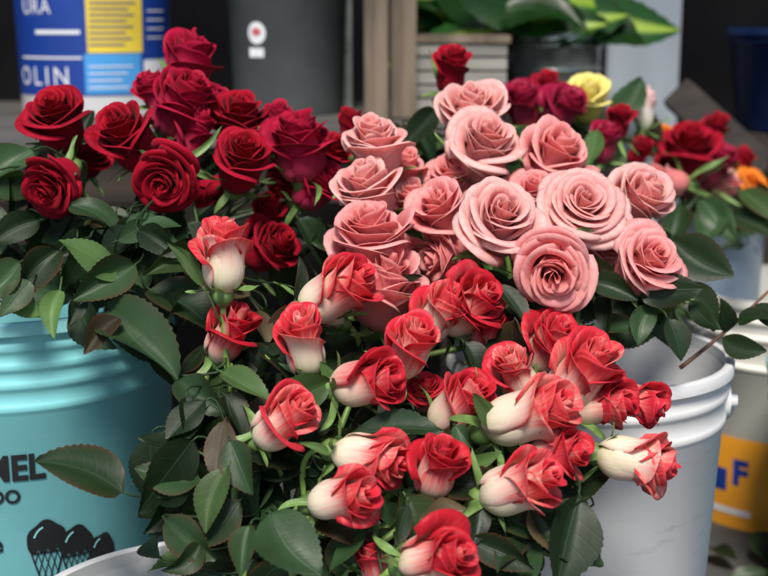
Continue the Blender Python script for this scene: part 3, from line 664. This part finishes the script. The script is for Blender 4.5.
for x0,x1,y0,y1,d0,d1,n_,bk in FILL:
    for i in range(n_):
        rg=random.Random(9000+cnt); cnt+=1
        for tr in range(10):
            px=rg.uniform(x0,x1); py=rg.uniform(y0,y1); dd=rg.uniform(d0,d1); B=P(px,py,dd)
            n=((CAM-B).normalized()*0.75+Vector((rg.uniform(-1,1),rg.uniform(-.4,.4),rg.uniform(-.4,.9)))).normalized()
            ang=rg.uniform(0,6.283); cx=Vector((bk.cx,bk.cy,B.z))
            d=(RT*math.cos(ang)+UP*math.sin(ang)+(B-cx).normalized()*0.4+Vector((0,0,-0.75))); d=(d-n*d.dot(n)).normalized()
            Ln=rg.uniform(.030,.072)*(1.0 if dd<1.4 else 1.1); T=B+d*Ln
            if any(covers(B+d*Ln*q) for q in (0,.33,.66,1.0)): continue
            tx,ty,_=proj(T)
            if bk is BF and tx>600: continue
            if bk is BR and ty>345 : continue
            if bk is BF and tx<(158 if ty<480 else 132): continue
            if bk is BT and (ty>316 and tx<100 or ty>345 and tx<172 or ty>400): continue
            if bk is BD and tx<440 and ty<120: continue
            if bk in (BB,BD) and ty<75: continue
            break
        else: continue
        mt='leaf'; q=rg.random()
        if q<0.13: mt='leafpale'
        elif q<0.20: mt='leafbrown'
        far=dd>1.4
        attach(B,d,n,Ln,Ln*rg.uniform(.50,.74),mt,[bk],rg.random(),rg.choice([0,0,.4,.9]),rg.uniform(.0,.8),rg.uniform(-.1,.4),rg,rows=(10 if far else 28),cols=(5 if far else 7))
tw=thing('leafy_twig','thin brown leafy twig leaning out over the white bucket rim at the right','twig',P(690,362,1.2))
m=MB(); pts=bez(P(680,368,1.2),P(710,345,1.2),P(735,325,1.22),P(790,270,1.25),12); m.tube(pts,0.0022,0.0012,8); m.build('stem',surf('brown_twig',(0.16,0.07,0.04),0.6,0.3,40),tw)
for i,(b,t,w) in enumerate([((738,322),(775,318),.5),((722,338),(765,350),.55),((728,332),(724,300),.5),((755,305),(790,330),.5)]):
    rg=random.Random(i+70); B=P(*b,1.21); T=P(*t,1.18); m=MB(); leaflet(m,B,T-B,(CAM-B).normalized()+Vector((0,0,.4)),(T-B).length,(T-B).length*w,.5,.2,.2,.1,rg=rg); m.build('leaf',M['leaf'],tw)
# ------------------------------------------------------------ background things
def zb(px,py,Y):
    dr=(FW+RT*((px-384)*K)+UP*(-(py-288)*K)); t=Y/dr.y; return (CAM+dr*t)
BZ=zb(97,119,1.96).z
def single(name,mb,mat,label,cat,org,sharpen=True,group=None,smooth=True):
    o=mb.build(name,mat,None,org,smooth)
    if sharpen: sharp(o)
    o['label']=label;o['category']=cat
    if group:o['group']=group
    return o
bx0=-0.93; bx1=zb(512,120,1.8).x; bcx=(bx0+bx1)/2; bw=bx1-bx0
bench=thing('work_bench','low bench of grey boards carrying the paint bucket and bin at the back','bench',(bcx,2.1,0))
m=MB()
for k in range(4): m.box((bcx,1.84+k*0.155,BZ-0.0125),(bw,0.15,0.025))
sharp(m.build('bench_top',M['bench'],bench))
m=MB(); m.box((bcx,1.80,BZ-0.07),(bw-.1,0.02,0.07)); sharp(m.build('apron',M['wooddk'],bench))
for sx in (bx0+0.07,bx1-0.07):
    for sy in (1.82,2.32):
        m=MB(); m.box((sx,sy,(BZ-0.03)/2),(0.05,0.05,BZ-0.03)); sharp(m.build('leg',M['wooddk'],bench))
def bucket_on(name,label,pxc,pyb,Yc,Rb,Rt,H,mat,z0,cat='bucket',**kw):
    c=zb(pxc,pyb,Yc)
    top=Vector((c.x,Yc,z0+H)); x,y,d=proj(top)
    return Bucket(name,label,x,y,d,Rt,mat,taper=Rb/Rt,H=H,cat=cat,**kw)
PB=bucket_on('paint_bucket','blue and white paint bucket with a yellow label, standing on the bench at the left',97,100,2.08,0.116,0.122,0.26,M['white_pl'],BZ,cat='paint bucket',ribs=(0.02,),water=False)
za=BZ+0.034
PB.patch_az('wrap_label',M['bluep'],-1.6,1.6,za,PB.zr-0.03,0.0006)
PB.patch('yellow_panel',M['yelp'],(84,-20),(140,53),0.0014)
PB.patch('blue_panel',M['skyp'],(84,54),(140,94),0.0014)
PB.patch('white_stripe',M['whitep'],(36,30),(80,34),0.0014)
PB.patch('white_stripe',M['whitep'],(24,56),(82,58),0.0014)
PB.patch('white_panel',M['whitep'],(143,60),(166,90),0.0014)
for k in range(8): PB.patch('print_line',M['bluep'],(89,2+k*6),(134-(k*7)%13,3.4+k*6),0.0024)
for k in range(4): PB.patch('print_line',M['whitep'],(89,66+k*7),(132-(k*5)%11,67.4+k*7),0.0024)
for k in range(4): PB.patch('print_line',M['whitep'],(146,10+k*9),(162,11.5+k*9),0.0014)
PB.text('lettering',M['whitep'],'URA',(25,14),15,26,0.0,1.1)
PB.text('lettering',M['whitep'],'OLIN',(25,84),18,44,0.0,1.35)
GB=bucket_on('grey_bin','dark grey plastic bin with a small round white sticker, on the bench',289,100,2.10,0.088,0.102,0.36,M['grey_pl'],BZ,cat='bin',ribs=(0.03,),water=False)
a0,z0=GB.hit(257,33); bm=bmesh.new(); bm_poly(bm,[(0.017*math.cos(k*math.pi/12),0.017*math.sin(k*math.pi/12)) for k in range(24)]); GB.flat('sticker',M['whitep'],bm,a0,z0,0.001); bm.free()
bm=bmesh.new(); bm_poly(bm,[(0.009*math.cos(k*math.pi/8),0.002+0.006*math.sin(k*math.pi/8)) for k in range(16)]); GB.flat('sticker_print',M['pinkp'],bm,a0,z0,0.0018); bm.free()
a0,z0=GB.hit(257,52); bm=bmesh.new(); bm_poly(bm,[(-.014,-.008),(.014,-.008),(.014,.006),(-.014,.006)]); GB.flat('sticker',M['whitep'],bm,a0,z0,0.001); bm.free()
def slab(px0,px1,Y,z0,z1,dep,mat,name,label,cat):
    a=zb(px0,100,Y);b=zb(px1,100,Y); m=MB(); m.box(((a.x+b.x)/2,Y+dep/2,(z0+z1)/2),(b.x-a.x,dep,z1-z0)); return single(name,m,mat,label,cat,((a.x+b.x)/2,Y+dep/2,z0))
slab(364,388,1.90,BZ,1.3,0.03,M['wood'],'wooden_post','narrow weathered wooden post left of the grey slatted crate','post')
slab(390,416,1.95,BZ,1.3,0.04,M['wood'],'wooden_post','darker wooden plank standing just right of the narrow post','post')
slab(343,352,2.15,BZ,1.3,0.02,M['metal'],'thin_pole','thin grey pole between the dark bin and the wooden post','pole')
slab(606,678,2.35,0.0,1.5,0.05,M['bluegrey'],'painted_post','wide pale blue grey painted post at the back right of centre','post')
a=zb(408,100,2.0).x;b=zb(506,100,2.0).x; cr=thing('slatted_crate','grey slatted wooden crate on the bench, behind the single high red rose','crate',((a+b)/2,2.08,BZ))
zt=zb(450,42,2.0).z; n=5; hh=(zt-BZ-0.01)/n
for k in range(n):
    m=MB(); m.box(((a+b)/2,2.0,BZ+0.008+hh*(k+.5)),(b-a,0.012,hh*0.86)); sharp(m.build('slat',M['slat'],cr))
    m=MB(); m.box((a+0.006,2.09,BZ+0.008+hh*(k+.5)),(0.012,0.16,hh*0.86)); sharp(m.build('slat',M['slat'],cr))
    m=MB(); m.box((b-0.006,2.09,BZ+0.008+hh*(k+.5)),(0.012,0.16,hh*0.86)); sharp(m.build('slat',M['slat'],cr))
for x in (a+0.03,b-0.03):
    m=MB(); m.box((x,2.016,(BZ+zt)/2),(0.02,0.018,zt-BZ-0.004)); sharp(m.build('corner_post',M['wood'],cr))
m=MB(); m.box(((a+b)/2,2.09,zt+0.004),(b-a+0.01,0.2,0.012)); sharp(m.build('lid',M['wood'],cr))
bxx=zb(550,100,2.2).x
TB=thing('wooden_box','low dark wooden box under the metal pail at the back','box',(bxx,2.2,0))
m=MB(); m.box((bxx,2.2,BZ/2),(0.22,0.24,BZ-0.002)); sharp(m.build('box_body',M['wooddk'],TB))
hp=zb(550,32,2.2).z-BZ
MP=bucket_on('metal_pail','galvanised metal pail holding a broad leaved green plant',550,100,2.2,0.078,0.084,hp,M['metal'],BZ,cat='pail',ribs=(0.02,0.06),water=False)
pl=thing('broad_leaf_plant','green plant with broad yellow striped leaves in the metal pail at the top','plant',(MP.cx,MP.cy,BZ+0.02))
m=MB(); mb2=MB()
for i in range(24):
    rg=random.Random(i+300); B=Vector((MP.cx+rg.uniform(-.14,.09),MP.cy+rg.uniform(-.10,.03),MP.zr+rg.uniform(0.01,.07)))
    an=rg.choice([0,math.pi])+rg.uniform(-.7,.7); d=Vector((math.cos(an)*1.0,math.sin(an)*0.4-0.15,rg.uniform(-.25,.25))).normalized()
    leaflet(m,B,d,Vector((0,-1,.45)),rg.uniform(.12,.18),rg.uniform(.075,.105),rg.random(),0,0.15,rg.uniform(.05,.3),rows=16,cols=7,rg=rg)
    mb2.tube(bez(Vector((MP.cx,MP.cy,BZ+.03)),Vector((MP.cx,MP.cy,MP.zr)),B-d*.03,B,6),0.003,0.002,6)
m.build('foliage',M['leafbroad'],pl); mb2.build('stems',M['stemdark'],pl)
c=zb(775,90,2.25)
zbb=zb(760,135,2.15).z
m=MB(); m.box((c.x+0.08,2.3,zbb/2),(0.42,0.26,zbb-0.002)); single('wooden_box',m,M['wooddk'],'dark wooden chest under the navy bin at the right edge','box',(c.x+0.08,2.3,0))
NB=bucket_on('navy_bin','navy blue plastic bin cut off by the right edge, near the top',796,100,2.26,0.10,0.12,0.175,M['navy_pl'],zbb,cat='bin',ribs=(0.02,),water=False)
m=MB(); p0=zb(676,92,2.12);p1=zb(800,205,1.98); dd=(p1-p0); L_=dd.length; x=dd.normalized(); y=Vector((0,1,0)); y=(y-x*y.dot(x)).normalized(); z=x.cross(y)
m.box((p0+p1)/2,(L_,0.03,0.055),Matrix((x,y,z)).transposed()); single('wooden_board',m,M['woodh'],'brown wooden board leaning down to the right in front of the chest','board',(p0+p1)/2)
# ------------------------------------------------------------ setting
def sheet(name,x0,x1,y0,y1,z,mat,n=24):
    m=MB(); pts=[];at=[]
    for j in range(n+1):
        for i in range(n+1): pts.append(Vector((x0+(x1-x0)*i/n,y0+(y1-y0)*j/n,z))); at.append((0,.5,0,.5))
    m.grid(pts,at,n+1,n+1); o=m.build(name,mat); o['kind']='structure'; return o
sheet('ground',-30,30,-30,30,0,M['floor'])
def struct_box(name,c,s,mat,lab,cat):
    m=MB(); m.box(c,s); return single(name,m,mat,lab,cat,(c[0],c[1],c[2]-s[2]/2))
struct_box('back_wall',(0,2.75,1.1),(4.4,0.1,2.2),M['wall'],'dark back wall of the flower stall','wall')
struct_box('side_wall',(-1.6,2.05,1.1),(0.08,1.3,2.2),M['wall'],'dark side wall at the left of the stall','wall')
struct_box('side_wall',(1.75,2.05,1.1),(0.08,1.3,2.2),M['wall'],'dark side wall at the right of the stall','wall')
struct_box('awning',(0,2.2,1.75),(3.6,1.2,0.04),M['awn'],'dark awning over the back of the stall','awning')
for i in range(26):
    rg=random.Random(1200+i)
    B=Vector((rg.uniform(.42,.82),rg.uniform(1.3,1.85),0.012+0.012*rg.random())); an=rg.uniform(0,6.28)
    m=MB(); leaflet(m,B,Vector((math.cos(an),math.sin(an),rg.uniform(0,.5))),Vector((rg.uniform(-.3,.3),rg.uniform(-.6,0),1)),rg.uniform(.05,.07),.035,rg.random(),.5,.3,.1,rows=10,cols=5,rg=rg)
    o=m.build('fallen_leaf',M['leaf'],None,B); o['label']='dark green leaf lying on the ground beside the white buckets'; o['category']='leaf'; o['group']='fallen leaves on the ground'
# ------------------------------------------------------------ light
AZ=184
w=bpy.data.worlds.new('World'); SC.world=w; w.use_nodes=True; nt=w.node_tree
sky=nt.nodes.new('ShaderNodeTexSky'); sky.sky_type='NISHITA'; sky.sun_disc=False; sky.sun_elevation=R(52); sky.sun_rotation=R(AZ)
nt.links.new(sky.outputs[0],nt.nodes['Background'].inputs[0]); nt.nodes['Background'].inputs[1].default_value=0.12
sd=bpy.data.lights.new('sun','SUN'); sd.energy=4.6; sd.angle=R(16); sd.color=(1,0.94,0.85)
so=bpy.data.objects.new('sun',sd); COL.objects.link(so)
az=R(AZ); el=R(52); sdir=Vector((math.sin(az)*math.cos(el),math.cos(az)*math.cos(el),math.sin(el)))
so.rotation_euler=sdir.to_track_quat('Z','Y').to_euler()
SC.view_settings.view_transform='Standard'; SC.view_settings.look='None'; SC.view_settings.exposure=0
